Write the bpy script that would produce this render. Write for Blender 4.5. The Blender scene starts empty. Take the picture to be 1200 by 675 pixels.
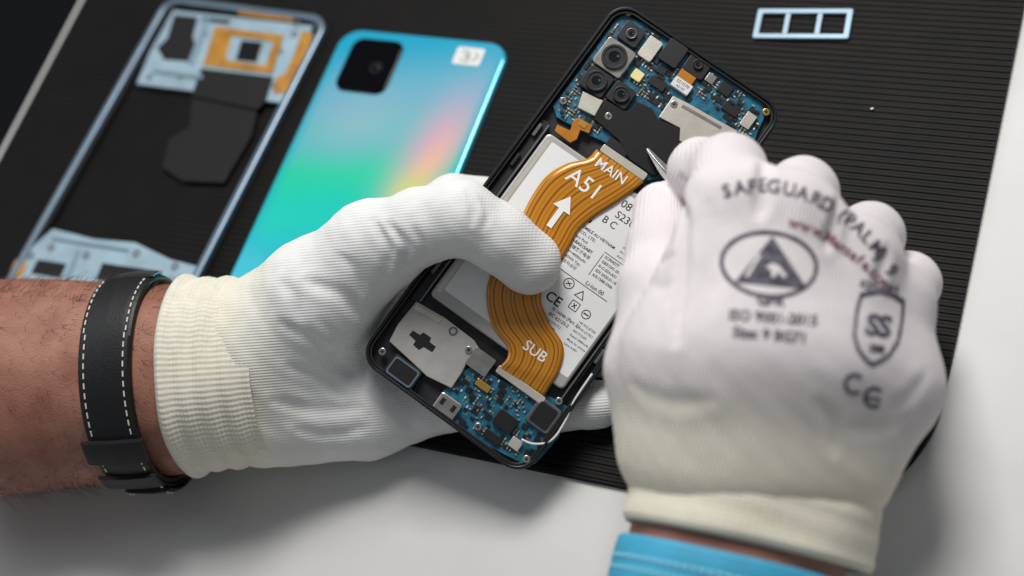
import bpy, bmesh, math, random
import numpy as np
from mathutils import Matrix, Vector
random.seed(7); np.random.seed(7)
S=0.001
C=bpy.context.scene.collection
# ---------------------------------------------------------------- camera model (millimetres)
H=480.0
RT=np.array([.9045,.3018,-.3014]); UP=np.array([-.1334,.8714,.4723]); BK=np.array([.4051,-.387,.8285])
BK/=np.linalg.norm(BK); RT=RT-RT.dot(BK)*BK; RT/=np.linalg.norm(RT); UP=np.cross(BK,RT)
CAM=np.array([0,0,H]); F_PX=1666.67
def ray(px,py): return (px-600)/F_PX*RT+(337.5-py)/F_PX*UP-BK
def P(px,py,D): return CAM+D*ray(px,py)
def G(px,py,z=3.0):
    r=ray(px,py); return CAM+r*((z-H)/r[2])
cam_d=bpy.data.cameras.new('camera'); cam=bpy.data.objects.new('camera',cam_d); C.objects.link(cam)
cam.matrix_world=Matrix(((RT[0],UP[0],BK[0],0),(RT[1],UP[1],BK[1],0),(RT[2],UP[2],BK[2],H*S),(0,0,0,1)))
cam_d.lens=50; cam_d.sensor_width=36; cam_d.clip_start=.01; cam_d.clip_end=50
cam_d.dof.use_dof=True; cam_d.dof.focus_distance=.525; cam_d.dof.aperture_fstop=4.4
bpy.context.scene.camera=cam
sc=bpy.context.scene
sc.view_settings.view_transform='Standard'; sc.view_settings.look='None'; sc.view_settings.exposure=0
# ---------------------------------------------------------------- materials
def M(name,col,rough=.5,metal=0,var=0,vs=200,bump=0,bs=900,coat=0,sss=0,attr=None,knit=None,col2=None,spec=.5,sheen=0):
    m=bpy.data.materials.new(name); m.use_nodes=True; nt=m.node_tree; N=nt.nodes; Lk=nt.links
    b=N['Principled BSDF']; b.inputs['Roughness'].default_value=rough; b.inputs['Metallic'].default_value=metal
    c=(*col,1); b.inputs['Base Color'].default_value=c; b.inputs['Specular IOR Level'].default_value=spec; b.inputs['Sheen Weight'].default_value=sheen
    b.inputs['Coat Weight'].default_value=coat
    if sss: 
        b.inputs['Subsurface Weight'].default_value=sss; b.inputs['Subsurface Radius'].default_value=(.004,.0015,.0008); b.inputs['Subsurface Scale'].default_value=1
    tc=N.new('ShaderNodeTexCoord'); out=None
    if var or col2:
        n=N.new('ShaderNodeTexNoise'); n.inputs['Scale'].default_value=vs; n.inputs['Detail'].default_value=4; Lk.new(tc.outputs['Object'],n.inputs['Vector'])
        r=N.new('ShaderNodeValToRGB'); r.color_ramp.elements[0].position=.35; r.color_ramp.elements[1].position=.65
        r.color_ramp.elements[0].color=(*(col2 if col2 else [x*(1-var) for x in col]),1); r.color_ramp.elements[1].color=c
        Lk.new(n.outputs['Fac'],r.inputs['Fac']); out=r.outputs['Color']; Lk.new(out,b.inputs['Base Color'])
    if attr:
        a=N.new('ShaderNodeAttribute'); a.attribute_name='tint'; mx=N.new('ShaderNodeMix'); mx.data_type='RGBA'
        Lk.new(a.outputs['Fac'],mx.inputs['Factor'])
        if out: Lk.new(out,mx.inputs[6])
        else: mx.inputs[6].default_value=c
        mx.inputs[7].default_value=(*attr,1); Lk.new(mx.outputs[2],b.inputs['Base Color'])
    last=None
    if bump:
        n2=N.new('ShaderNodeTexNoise'); n2.inputs['Scale'].default_value=bs; n2.inputs['Detail'].default_value=3; Lk.new(tc.outputs['Object'],n2.inputs['Vector'])
        bp=N.new('ShaderNodeBump'); bp.inputs['Strength'].default_value=1; bp.inputs['Distance'].default_value=bump*S
        Lk.new(n2.outputs['Fac'],bp.inputs['Height']); last=bp; Lk.new(bp.outputs['Normal'],b.inputs['Normal'])
    if knit:
        d1,p1,d2,p2,amp=knit; hs=[]
        for d,p in ((d1,p1),(d2,p2)):
            v=N.new('ShaderNodeVectorMath'); v.operation='DOT_PRODUCT'; d=np.array(d,float); d/=np.linalg.norm(d); d=d*2*math.pi/(p*S)
            v.inputs[1].default_value=tuple(d); Lk.new(tc.outputs['Object'],v.inputs[0])
            s=N.new('ShaderNodeMath'); s.operation='SINE'; Lk.new(v.outputs['Value'],s.inputs[0]); hs.append(s)
        ml=N.new('ShaderNodeMath'); ml.operation='MULTIPLY_ADD'; Lk.new(hs[1].outputs[0],ml.inputs[0]); ml.inputs[1].default_value=.45; Lk.new(hs[0].outputs[0],ml.inputs[2])
        bp=N.new('ShaderNodeBump'); bp.inputs['Strength'].default_value=1; bp.inputs['Distance'].default_value=amp*S
        Lk.new(ml.outputs[0],bp.inputs['Height'])
        if last: Lk.new(last.outputs['Normal'],bp.inputs['Normal'])
        Lk.new(bp.outputs['Normal'],b.inputs['Normal'])
    return m
m_table=M('table_laminate',(.64,.63,.61),.45,0,.07,25,.04,1500)
m_floor=M('dark_floor',(.006,.006,.007),.8)
m_mat=M('black_rubber',(.0055,.0045,.004),.62,0,.4,60,.06,2500,spec=.2)
m_black=M('black_plastic',(.008,.008,.009),.42,0,.2,900)
m_blackg=M('black_gloss',(.004,.004,.005),.12,coat=.5)
m_cwin=M('camera_glass',(.002,.002,.003),.1,spec=.15)
m_tape=M('black_tape',(.008,.0075,.008),.6,0,.2,400,.05,1500,spec=.3)
m_frame=M('phone_frame_metal',(.026,.027,.03),.35,.6,.2,300,.02,1500)
m_floorp=M('phone_tray',(.04,.041,.044),.45,.5,.4,250,.03,1500)
m_gun=M('gunmetal',(.22,.22,.225),.35,.8,.2,300,.02,1500)
m_silver=M('shield_metal',(.68,.63,.55),.38,.6,.14,120,.03,900)
m_silver2=M('nickel',(.55,.52,.48),.28,.9,.2,300)
m_plate=M('grey_plate',(.52,.50,.47),.45,.4,.14,150,.02,1500)
m_gold=M('gold_contact',(.75,.45,.12),.3,.9)
m_pcb=M('blue_circuit_board',(.008,.17,.28),.38,0,0,450,.05,2500,coat=.3,col2=(.004,.06,.11))
m_cap=M('ceramic_tan',(.33,.20,.09),.5)
m_white=M('white_label',(.72,.72,.70),.55,0,.03,200)
m_label=M('battery_label',(.82,.82,.82),.42,0,.03,60)
m_pouch=M('battery_pouch',(.50,.49,.46),.38,.4,.08,80,.05,400)
m_ink=M('black_ink',(.012,.012,.012),.6)
m_wink=M('white_ink',(.85,.85,.82),.6)
m_flash=M('flash_yellow',(.85,.75,.35),.35)
m_amber=M('amber_flex',(.55,.20,.012),.32,.1,.2,200,coat=.3)
m_skin=M('skin',(.41,.195,.135),.52,0,0,60,.22,1300,sss=.22,col2=(.29,.115,.077))
m_hair=M('arm_hair',(.13,.07,.04),.6)
m_leather=M('black_leather',(.008,.008,.009),.46,0,.3,500,.15,1500,spec=.45)
m_thread=M('white_thread',(.72,.70,.64),.8)
m_blueband=M('light_blue_band',(.055,.42,.66),.6,0,.15,90,.25,1200)
m_bandpale=M('band_pattern',(.30,.68,.82),.7)
m_steel=M('brushed_steel',(.50,.49,.47),.36,.95,.2,400)
m_pale=M('pale_blue_metal',(.36,.50,.59),.42,.2,.2,90)
m_pale_rail=M('blue_grey_rail',(.17,.235,.30),.34,.5,.15,90)
m_brk=M('bracket_blue',(.25,.36,.44),.4,.3,.1,90)
m_goldp=M('gold_paint',(.56,.27,.045),.4,.3,.35,150)
m_printd=M('grey_print',(.045,.04,.06),.8,0,0,330,col2=(.14,.13,.16))
m_printr=M('red_print',(.17,.045,.07),.8,0,0,300,col2=(.30,.13,.15))
# ---------------------------------------------------------------- mesh builder (mm)
ORG={}
def org(p): return ORG[p.name] if (p is not None and p.name in ORG) else np.zeros(3)
def rrect(cx,cy,w,h,r,n=6,rot=0):
    pts=[]
    for qx,qy,a0 in ((1,1,0),(-1,1,90),(-1,-1,180),(1,-1,270)):
        for k in range(n+1):
            a=math.radians(a0+90*k/n); pts.append((qx*(w/2-r)+r*math.cos(a),qy*(h/2-r)+r*math.sin(a)))
    c,s=math.cos(rot),math.sin(rot)
    return [(cx+x*c-y*s,cy+x*s+y*c) for x,y in pts]
def circ(cx,cy,r,n=28,ry=None): 
    ry=ry or r
    return [(cx+r*math.cos(2*math.pi*k/n),cy+ry*math.sin(2*math.pi*k/n)) for k in range(n)]
def text_geo(s,size,bold=0,ax='CENTER'):
    cu=bpy.data.curves.new('txt','FONT'); cu.body=s; cu.size=size; cu.offset=bold; cu.resolution_u=3; cu.align_x=ax; cu.align_y='CENTER'
    o=bpy.data.objects.new('txt',cu); C.objects.link(o); dg=bpy.context.evaluated_depsgraph_get(); dg.update()
    me=o.evaluated_get(dg).to_mesh(); v=[tuple(x.co) for x in me.vertices]; f=[tuple(p.vertices) for p in me.polygons]
    o.evaluated_get(dg).to_mesh_clear(); bpy.data.objects.remove(o); bpy.data.curves.remove(cu)
    return v,f
class MB:
    def __init__(s): s.v=[]; s.f=[]
    def add(s,v,f):
        o=len(s.v); s.v+= [tuple(map(float,x)) for x in v]; s.f+=[tuple(i+o for i in q) for q in f]; return s
    def prism(s,poly,z0,z1,top=None):
        n=len(poly); t=top or poly
        a=sum(poly[i][0]*poly[(i+1)%n][1]-poly[(i+1)%n][0]*poly[i][1] for i in range(n))
        if a<0: poly=poly[::-1]; t=t[::-1]
        v=[(x,y,z0) for x,y in poly]+[(x,y,z1) for x,y in t]
        f=[tuple(range(n-1,-1,-1)),tuple(range(n,2*n))]+[(i,(i+1)%n,(i+1)%n+n,i+n) for i in range(n)]
        return s.add(v,f)
    def box(s,cx,cy,cz,sx,sy,sz,rot=0):
        c,q=math.cos(rot),math.sin(rot)
        return s.prism([(cx+x*c-y*q,cy+x*q+y*c) for x,y in ((-sx/2,-sy/2),(sx/2,-sy/2),(sx/2,sy/2),(-sx/2,sy/2))],cz-sz/2,cz+sz/2)
    def ring(s,outer,inner,z0,z1):
        n=len(outer); v=[(x,y,z0) for x,y in outer]+[(x,y,z1) for x,y in outer]+[(x,y,z0) for x,y in inner]+[(x,y,z1) for x,y in inner]; f=[]
        for i in range(n):
            j=(i+1)%n; f+=[(i,j,j+n,i+n),(i+n,j+n,j+3*n,i+3*n),(j+2*n,i+2*n,i+3*n,j+3*n),(j,i,i+2*n,j+2*n)]
        return s.add(v,f)
    def loft(s,rings,closed=True,caps=False):
        n=len(rings[0]); v=[p for r in rings for p in r]; f=[]
        for k in range(len(rings)-1):
            for i in range(n if closed else n-1):
                j=(i+1)%n; f.append((k*n+i,k*n+j,(k+1)*n+j,(k+1)*n+i))
        if caps: f+=[tuple(range(n-1,-1,-1)),tuple(range((len(rings)-1)*n,len(rings)*n))]
        return s.add(v,f)
    def tube(s,pts,r,n=8):
        pts=[np.array(p,float) for p in pts]; rings=[]
        for k,p in enumerate(pts):
            t=pts[min(k+1,len(pts)-1)]-pts[max(k-1,0)]; t/=np.linalg.norm(t)
            a=np.cross(t,(0,0,1)); 
            if np.linalg.norm(a)<.05: a=np.cross(t,(0,1,0))
            a/=np.linalg.norm(a); b=np.cross(t,a); rr=r[k] if hasattr(r,'__len__') else r
            rings.append([p+rr*(math.cos(2*math.pi*i/n)*a+math.sin(2*math.pi*i/n)*b) for i in range(n)])
        return s.loft(rings,True,True)
    def text(s,t,u,v,w,size,rot=0,bold=0,ax='CENTER',sx=1):
        vv,ff=text_geo(t,size,bold,ax); c,q=math.cos(rot),math.sin(rot)
        return s.add([(u+x*sx*c-y*q,v+x*sx*q+y*c,w) for x,y,_ in vv],ff)
    def build(s,name,mat,parent=None,smooth=False,bevel=0,fix=False):
        me=bpy.data.meshes.new(name); v=np.array(s.v)-org(parent); me.from_pydata((v*S).tolist(),[],s.f)
        if fix:
            bm=bmesh.new(); bm.from_mesh(me); bmesh.ops.recalc_face_normals(bm,faces=bm.faces); bm.to_mesh(me); bm.free()
        me.update(); me.materials.append(mat); o=bpy.data.objects.new(name,me); C.objects.link(o)
        if parent is not None: o.parent=parent; ORG[o.name]=org(parent)
        if smooth: me.polygons.foreach_set('use_smooth',[True]*len(me.polygons))
        if bevel:
            b=o.modifiers.new('bevel','BEVEL'); b.width=bevel*S; b.segments=2; b.limit_method='ANGLE'; b.angle_limit=math.radians(40)
        return o
def tag(o,label=None,cat=None,group=None,kind=None):
    if label:o['label']=label
    if cat:o['category']=cat
    if group:o['group']=group
    if kind:o['kind']=kind
    return o
def empty(name,label,cat,loc=(0,0,0),frame=None):
    o=bpy.data.objects.new(name,None); C.objects.link(o); o.empty_display_size=.01
    if frame is not None:
        U,V,N,O=frame.U,frame.V,frame.N,frame.O
        o.matrix_world=Matrix(((U[0],V[0],N[0],O[0]*S),(U[1],V[1],N[1],O[1]*S),(U[2],V[2],N[2],O[2]*S),(0,0,0,1)))
    else:
        o.location=[x*S for x in loc]; ORG[o.name]=np.array(loc,float)
    return tag(o,label,cat)
class Frame:
    def __init__(s,O,U,V):
        s.O=np.array(O,float); s.U=np.array(U,float)/np.linalg.norm(U); V=np.array(V,float); V=V-V.dot(s.U)*s.U; s.V=V/np.linalg.norm(V); s.N=np.cross(s.U,s.V)
    def loc(s,px,py,w=0):
        r=ray(px,py); t=(w-(CAM-s.O).dot(s.N))/r.dot(s.N); X=CAM+t*r-s.O; return (X.dot(s.U),X.dot(s.V))
    def pts(s,L,w=0): return [s.loc(a,b,w) for a,b in L]
    def W(s,px,py,w): u,v=s.loc(px,py,w); return s.O+u*s.U+v*s.V+w*s.N
def smoothpts(L,n):
    L=[np.array(p,float) for p in L]; Q=[2*L[0]-L[1]]+L+[2*L[-1]-L[-2]]; out=[]; m=len(L)-1
    for i in range(n):
        x=i/(n-1)*m; k=min(int(x),m-1); t=x-k; a,b,c,d=Q[k],Q[k+1],Q[k+2],Q[k+3]
        out.append(.5*((2*b)+(c-a)*t+(2*a-5*b+4*c-d)*t*t+(3*b-a-3*c+d)*t**3))
    return out
# ---------------------------------------------------------------- setting
tag(MB().box(0,0,-752,6000,6000,4).build('floor',m_floor),kind='structure')
XL,XR,YB,YT=-524.,-60.,150.,760.
tt=MB().box((XL-6+900)/2,(YT-500)/2,-12.5,(900-XL+6),YT+500,25).build('table_top',m_table,bevel=1.5); tag(tt,kind='structure')
mat_root=empty('rubber_mat','black ribbed rubber work mat lying on the white table top','mat',(-290,400,0))
mb=MB(); rings=[]; R=55.; per=2.9; y=YB
prof=[(0,.0),(.20,.0),(.34,.42),(.72,.42),(.88,0)]
rows=[]
n=int((YT-10-YB)/per)
rows.append((YB,.2))
for k in range(n):
    for a,h in prof: rows.append((YB+.4+(k+a)*per,2.55+h))
for yy,z in rows:
    def inset(yy,R):
        d=yy-YB
        return R-math.sqrt(max(0,R*R-(R-d)**2)) if d<R else 0
    xr=XR-inset(yy,R); xl=XL+inset(yy,12)
    xs=np.concatenate(([xl,xl],np.linspace(xl,xr,14),[xr]))
    zs=np.concatenate(([.2],[z]*(15),[.2]))
    rings.append([(x,yy,zz) for x,zz in zip(xs,zs)])
mb.loft(rings,False); mb.build('ribbed_sheet',m_mat,mat_root)
# ---------------------------------------------------------------- SDF tools
def surface_nets(Fv,lo,h):
    Sg=Fv<0; nx,ny,nz=Fv.shape
    sl=lambda a,dx,dy,dz: a[dx:nx-1+dx,dy:ny-1+dy,dz:nz-1+dz]
    cnt=sum(sl(Sg,a,b,c).astype(np.int8) for a in (0,1) for b in (0,1) for c in (0,1))
    act=(cnt>0)&(cnt<8); ids=-np.ones(act.shape,np.int64); ii=np.argwhere(act); ids[act]=np.arange(len(ii))
    acc=np.zeros((len(ii),3)); num=np.zeros(len(ii))
    cs=[(a,b,c) for a in (0,1) for b in (0,1) for c in (0,1)]
    for p in cs:
        for ax in range(3):
            if p[ax]==0:
                q=list(p); q[ax]=1
                f0=Fv[ii[:,0]+p[0],ii[:,1]+p[1],ii[:,2]+p[2]]; f1=Fv[ii[:,0]+q[0],ii[:,1]+q[1],ii[:,2]+q[2]]
                m=(f0<0)!=(f1<0); t=np.where(m,f0/np.where(f0-f1==0,1,f0-f1),0)
                pos=np.tile(np.array(p,float),(len(ii),1)); pos[:,ax]=t; acc[m]+=pos[m]; num[m]+=1
    V=lo+(ii+acc/num[:,None])*h; faces=[]
    for ax in range(3):
        a=[slice(None)]*3; b=[slice(None)]*3; a[ax]=slice(0,-1); b[ax]=slice(1,None)
        s0=Sg[tuple(a)]; s1=Sg[tuple(b)]; E=np.argwhere(s0!=s1)
        o1,o2=[(1,2),(2,0),(0,1)][ax]
        E=E[(E[:,o1]>0)&(E[:,o2]>0)&(E[:,o1]<Fv.shape[o1]-1)&(E[:,o2]<Fv.shape[o2]-1)]
        def cell(d1,d2):
            e=E.copy(); e[:,o1]-=d1; e[:,o2]-=d2; return ids[e[:,0],e[:,1],e[:,2]]
        q=np.stack([cell(1,1),cell(0,1),cell(0,0),cell(1,0)],1)
        ins=s0[E[:,0],E[:,1],E[:,2]]; q[~ins]=q[~ins][:,::-1]; faces.append(q)
    return V,np.concatenate(faces)
def seg(Pn,a,b,ra,rb):
    pa=Pn-a; ba=b-a; h=np.clip((pa@ba)/ba.dot(ba),0,1); return np.linalg.norm(pa-h[...,None]*ba,axis=-1)-(ra+(rb-ra)*h)
def smin(a,b,k):
    h=np.maximum(k-np.abs(a-b),0)/k; return np.minimum(a,b)-h*h*k/4
def chain(Pn,J,k=2.5):
    d=None
    for (a,ra),(b,rb) in zip(J[:-1],J[1:]):
        e=seg(Pn,a,b,ra,rb); d=e if d is None else smin(d,e,k)
    return d
def JJ(L): return [(P(x,y,D),r) for x,y,D,r in L]
def trace(F,px,py,t0=380.):
    px=np.atleast_1d(np.array(px,float)); py=np.atleast_1d(np.array(py,float))
    d=((px-600)/F_PX)[:,None]*RT+((337.5-py)/F_PX)[:,None]*UP-BK; L=np.linalg.norm(d,axis=1); d=d/L[:,None]
    t=np.full(len(px),t0)
    for _ in range(70): t=t+np.clip(F(CAM+t[:,None]*d),-5,40)*.8
    return CAM+t[:,None]*d
def grad(F,X,e=.5):
    g=np.stack([F(X+np.eye(3)[i]*e)-F(X-np.eye(3)[i]*e) for i in range(3)],1); return g/np.maximum(np.linalg.norm(g,axis=1),1e-6)[:,None]
# ---------------------------------------------------------------- phone frame
Wc=.815*RT-.58*UP+.12*BK; Lc=.58*RT+.815*UP-.085*BK
PHF=Frame(P(670,278,526),Wc,Lc)
CU,CV,PW,PL=-.7,1.4,75.6,167.6
def phone_box(X):
    q=X-PHF.O; a=np.stack([np.abs(q@PHF.U-CU)-PW/2-.1,np.abs(q@PHF.V-CV)-PL/2-.1,np.abs(q@PHF.N+3.4)-3.7],-1)
    return np.linalg.norm(np.maximum(a,0),axis=-1)+np.minimum(a.max(-1),0)
phone=empty('smartphone','opened black smartphone with blue circuit boards, battery and gold ribbon, held in both gloved hands','smartphone',frame=PHF)
ph=PHF.loc
RR=lambda d,r:rrect(CU,CV,PW-d,PL-d,r,10)
MB().ring(RR(0,8.5),RR(2.4,7.4),-7.2,0).build('outer_frame',m_frame,phone,bevel=.35)
MB().prism(RR(2.5,7.3),-7.4,-4.8).build('tray',m_floorp,phone)
MB().prism(RR(1.6,8.0),-7.9,-7.25).build('screen',m_blackg,phone)
MB().ring(RR(2.6,7.3),RR(4.4,6.6),-4.8,-.9).build('inner_lip',m_black,phone,bevel=.15)
for u in (-31.9,31.7):
    MB().box(u,-11,-2.6,.7,82,2.6).build('rail_edge',m_gun,phone,bevel=.15)
MB().box(-34.0,-11,-3.9,3.2,84,1.6).build('side_rail',m_black,phone,bevel=.2)
for v in (-38,-22,-6,12,26):
    MB().box(-34.6,v,-2.2,1.3,5.5,1.5).build('clip',m_gun if v!=12 else m_black,phone,bevel=.2)
for v in (-30,5,40):
    MB().box(34.0,v,-2.0,1.3,6,1.5).build('clip',m_gun,phone,bevel=.2)
def screw(px,py,w=-.6,r=1.4,mat=None):
    u,v=ph(px,py,w); o=MB().prism(circ(u,v,r,18),w-1.5,w).build('screw',mat or m_silver2,phone,bevel=.15)
    MB().box(u,v,w+.03,r*1.1,r*.3,.1,.5).box(u,v,w+.035,r*.3,r*1.1,.11,.5).build('screw_slot',m_black,o)
# --- main board
pcb_poly=PHF.pts([(733,17),(760,30),(824,72),(897,124),(897,135),(890,150),(876,186),(800,205),(752,212),(716,170),(690,158),(652,137),(648,124),(668,98),(722,22)],-3)
board=MB().prism(pcb_poly,-4.8,-3.0).build('main_board',m_pcb,phone,bevel=.1)
def rect(name,px,py,w,h,z0,z1,mat,parent,r=.5,bevel=.12,rot=0,smooth=False):
    u,v=ph(px,py,z1); return MB().prism(rrect(u,v,w,h,min(r,w/2.1,h/2.1),3,rot),z0,z1).build(name,mat,parent,bevel=bevel)
def poly(name,L,z0,z1,mat,parent,bevel=.12,smooth=0):
    q=PHF.pts(L,z1)
    return MB().prism(q,z0,z1).build(name,mat,parent,bevel=bevel)
def camera_module(px,py,w,h,hm,r,top=.4,ring=m_gun,square=True):
    u,v=ph(px,py,top-1)
    o=MB().prism(rrect(u,v,w,h,1.2,4),-3,top-1.1).build('camera_module',hm,phone,bevel=.3)
    MB().ring(circ(u,v,r,36),circ(u,v,r*.78,36),top-1.2,top).build('lens_ring',ring,o,bevel=.15)
    MB().ring(circ(u,v,r*.78,36),circ(u,v,r*.45,36),top-1.2,top-.35).build('lens_barrel',m_black,o)
    MB().prism(circ(u,v,r*.46,30),top-1.2,top-.55).build('lens_glass',m_blackg,o,bevel=.2)
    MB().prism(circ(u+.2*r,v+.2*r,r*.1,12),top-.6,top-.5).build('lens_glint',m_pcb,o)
    return o
camera_module(720,67,12.5,12,m_silver2,4.9,.9,m_black)
camera_module(699,95,10.5,9.5,m_black,4.1,.5,m_black)
camera_module(728,111,9,8.5,m_black,3.2,.4,m_black)
camera_module(740,40,8.6,8,m_black,2.1,.1,m_gun)
rect('front_camera_block',789,62,8,9.5,-3,-.4,m_black,phone,1)
camera_module(818,76,9,9,m_black,1.9,-.2,m_black)
rect('shield_can',762,57,5.8,9,-3,-1,m_silver,board,.8)
rect('flash_light',747,88,4.2,4,-3,-1.4,m_flash,board,.6)
rect('flex_cable',806,88,6.5,5,-3,-1.5,m_amber,board,.4)
st=rect('sticker',799,100,7.6,4.2,-3,-1.0,m_white,board,.3)
u,v=ph(799,100,-1); MB().text('S21G78',u,v+.7,-.96,1.7).text('A515F',u,v-1.1,-.96,1.4).build('printed_code',m_ink,st)
sh=poly('shield_can',[(789,112),(812,124),(838,139),(864,153),(858,166),(842,178),(815,173),(796,165),(797,150),(772,137)],-3,-1.3,m_silver,board,.25)
poly('shield_rib',[(800,122),(846,148),(844,151),(798,125)],-1.35,-1.1,m_silver2,sh,.05)
poly('shield_can',[(683,107),(707,118),(697,136),(677,126)],-3,-1.2,m_silver,board,.25)
tp=poly('black_tape',[(709,117),(735,131),(747,119),(764,127),(772,140),(797,151),(796,166),(818,176),(800,190),(766,206),(737,186),(726,165),(696,139)],-3,-1.15,m_tape,board,.2)
rect('connector',724,172,9,3.4,-3,-1.3,m_black,board,.3)
rect('connector',770,98,7,3,-3,-1.6,m_black,board,.3)
rect('processor_chip',850,104,5,4.5,-3,-2.0,m_black,board,.2)
rect('processor_chip',856,128,6.5,3.2,-3,-2.0,m_black,board,.2)
rect('processor_chip',775,82,4,3,-3,-2.0,m_black,board,.2)
rect('shield_can',877,141,4,6,-3,-1.8,m_silver,board,.3)
rect('shield_can',833,92,3.5,3.5,-3,-1.9,m_silver2,board,.3)
for a in ((737,14),(898,131),(660,118),(790,122),(868,172),(713,136)): screw(*a,w=-1.5 if a[0] not in(790,713) else -1.0,mat=m_gold if a[0] in (737,898) else None)
gf=PHF.pts([(653,146),(668,153),(672,141),(679,138),(694,147),(690,156),(680,152),(676,163),(668,167),(650,153)],-.9)
MB().prism(gf,-1.4,-.9).build('battery_tab',m_amber,phone,bevel=.08)
rect('connector',683,146,3,2,-1.2,-.6,m_gold,phone,.2)
# --- battery
bat=MB().prism(rrect(-.2,-10.2,60.6,75.5,1.8,4),-4.8,-.55).build('battery',m_pouch,phone,bevel=.8)
lab=MB().prism(rrect(1.0,-9.0,56.2,68.5,.6,2),-.6,-.45).build('battery_label',m_label,bat)
MB().box(-28.3,-10,-.5,1.5,70,.12).build('adhesive_strip',m_silver,bat)
t=MB()
def tx(s,u,v,size,bold=0,ax='LEFT',sx=1): t.text(s,u,v,-.42,size,0,bold,ax,sx)
tx('08 27',7.5,21.4,4.3,.02); tx('S23US',8.2,16.8,4.1,.02); tx('B C',5.2,12.6,3.9,.02)
tx('SAMSUNG',-14.8,9.4,3.8,.10)
tx('ASSEMBLÉ AU VIETNAM',-1.5,5.8,1.6,.03); tx('SDI CO., LTD.',-1.5,3.8,1.6,.03)
tx('Battery Pack',-1.5,1.6,1.5,.02); tx('EB-BA515ABY',-.5,-.4,1.7,.05)
tx('二次锂离子电池',-1.2,-2.6,1.6,.02); tx('3.85V⎓4000mAh',-1.0,-4.7,1.5,.02); tx('15.40Wh Typ.',0,-6.7,1.5,.02); tx('제조자:삼성',1,-8.7,1.5,.02)
for k,s_ in enumerate(('CAUTION','May explode if','disposed in fire.','Do not crush or','short circuit.')): tx(s_,17.5,11.8-k*1.9,1.7 if k==0 else 1.25,.05 if k==0 else .01)
for k,s_ in enumerate(('SCP04277','GB31241-2014','R-C-SDI-A51','SDI 2020.01.18','A/S:1588-3366')): tx(s_,14.2,1.2-k*2.0,1.5,.03)
tx('Li-ion 00',14.0,-10.6,2.2,.03)
tx('IS 16046 (Part 2)/',9.5,-25.6,1.75,.03); tx('IEC 62133-2',9.5,-27.8,1.75,.03); tx('R-41096732',9.5,-30.0,1.4)
tx('CE',4.8,-22.6,5.2,.08)
tx('8',13.8,-33.4,2.6,.1,'CENTER')
t.ring(circ(13.8,-33.4,2.1,24),circ(13.8,-33.4,1.75,24),-.44,-.40)
for cx,cy,r in ((9.2,-14.6,2.1),(21.0,-20.3,1.8)): t.ring(circ(cx,cy,r,24),circ(cx,cy,r-.35,24),-.44,-.40)
t.ring(rrect(15.6,-20.2,3.6,3.6,.4,3),rrect(15.6,-20.2,3.0,3.0,.3,3),-.44,-.40)
t.box(15.6,-20.2,-.42,.4,2.2,.04,.7).box(15.6,-20.2,-.42,.4,2.2,.04,-.7).box(9.2,-14.6,-.42,2.4,.35,.04,.6).box(9.2,-14.6,-.42,2.4,.35,.04,-.6).box(21,-20.3,-.42,2.2,.5,.04)
t.ring([(13,-17),(15.2,-13.6),(17.2,-17)],[(13.6,-16.7),(15.2,-14.3),(16.6,-16.7)],-.44,-.40)
t.box(13.2,-3.0,-.42,.25,9.5,.04).box(12.5,-12.0,-.42,24,.28,.04).box(20.5,2.6,-.42,15,.25,.04)
for k in range(6): tx(('NE PAS JETER','DANS LE FEU','RECYCLER','Rated 3880mAh','Made for phone','Limit 4.40V')[k],20.5,-24-k*1.9,1.25,.01)
t.build('printed_text',m_ink,bat)
# --- gold ribbon
Lp=[(699,174),(688,186),(664,192),(640,207),(622,232),(609,258),(592,290),(575,322),(570,350),(577,382),(594,405),(594,420),(583,432)]
Rp=[(755,212),(744,222),(722,238),(700,252),(680,268),(668,288),(656,308),(640,332),(634,352),(645,380),(660,405),(656,432),(637,465)]
nL=90; A_=smoothpts(PHF.pts(Lp,.1),nL); B_=smoothpts(PHF.pts(Rp,.1),nL); nx=10
v=[];f=[];uv=[]
for i in range(nL):
    q=i/(nL-1); w=.15+.25*math.sin(q*9)**2
    if q<.07: w=-1.0+(w+1.0)*(q/.07)
    if q>.95: w=-1.2+(w+1.2)*((1-q)/.05)
    for j in range(nx+1):
        s_=j/nx; p=A_[i]*(1-s_)+B_[i]*s_; v.append((p[0],p[1],w+.12*math.sin(math.pi*s_))); uv.append((s_,q))
for i in range(nL-1):
    for j in range(nx): a=i*(nx+1)+j; f.append((a,a+nx+1,a+nx+2,a+1))
rb=MB().add(v,f)
mr=M('gold_ribbon',(.5,.5,.5),.27,.15,coat=.5); nt=mr.node_tree; N=nt.nodes; Lk=nt.links
uvn=N.new('ShaderNodeUVMap'); uvn.uv_map='UVMap'; sp=N.new('ShaderNodeSeparateXYZ'); Lk.new(uvn.outputs[0],sp.inputs[0])
def nm_(op,a,b=None,c=None):
    m=N.new('ShaderNodeMath'); m.operation=op
    for i,x in enumerate((a,b,c)):
        if x is None: continue
        if isinstance(x,(int,float)): m.inputs[i].default_value=x
        else: Lk.new(x,m.inputs[i])
    return m.outputs[0]
s1=nm_('SINE',nm_('MULTIPLY',sp.outputs[0],2*math.pi*13)); s2=nm_('SINE',nm_('MULTIPLY_ADD',sp.outputs[0],2*math.pi*5.3,1.2))
hh_=nm_('MULTIPLY_ADD',nm_('ADD',s1,nm_('MULTIPLY',s2,.45)),.40,.5)
cr=N.new('ShaderNodeValToRGB'); e=cr.color_ramp.elements; e[0].position=0.05; e[0].color=(.25,.082,.005,1); e[1].position=.42; e[1].color=(.60,.24,.012,1)
Lk.new(hh_,cr.inputs[0]); Lk.new(cr.outputs[0],N['Principled BSDF'].inputs['Base Color'])
ro=rb.build('ribbon_cable',mr,phone,smooth=True)
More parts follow.
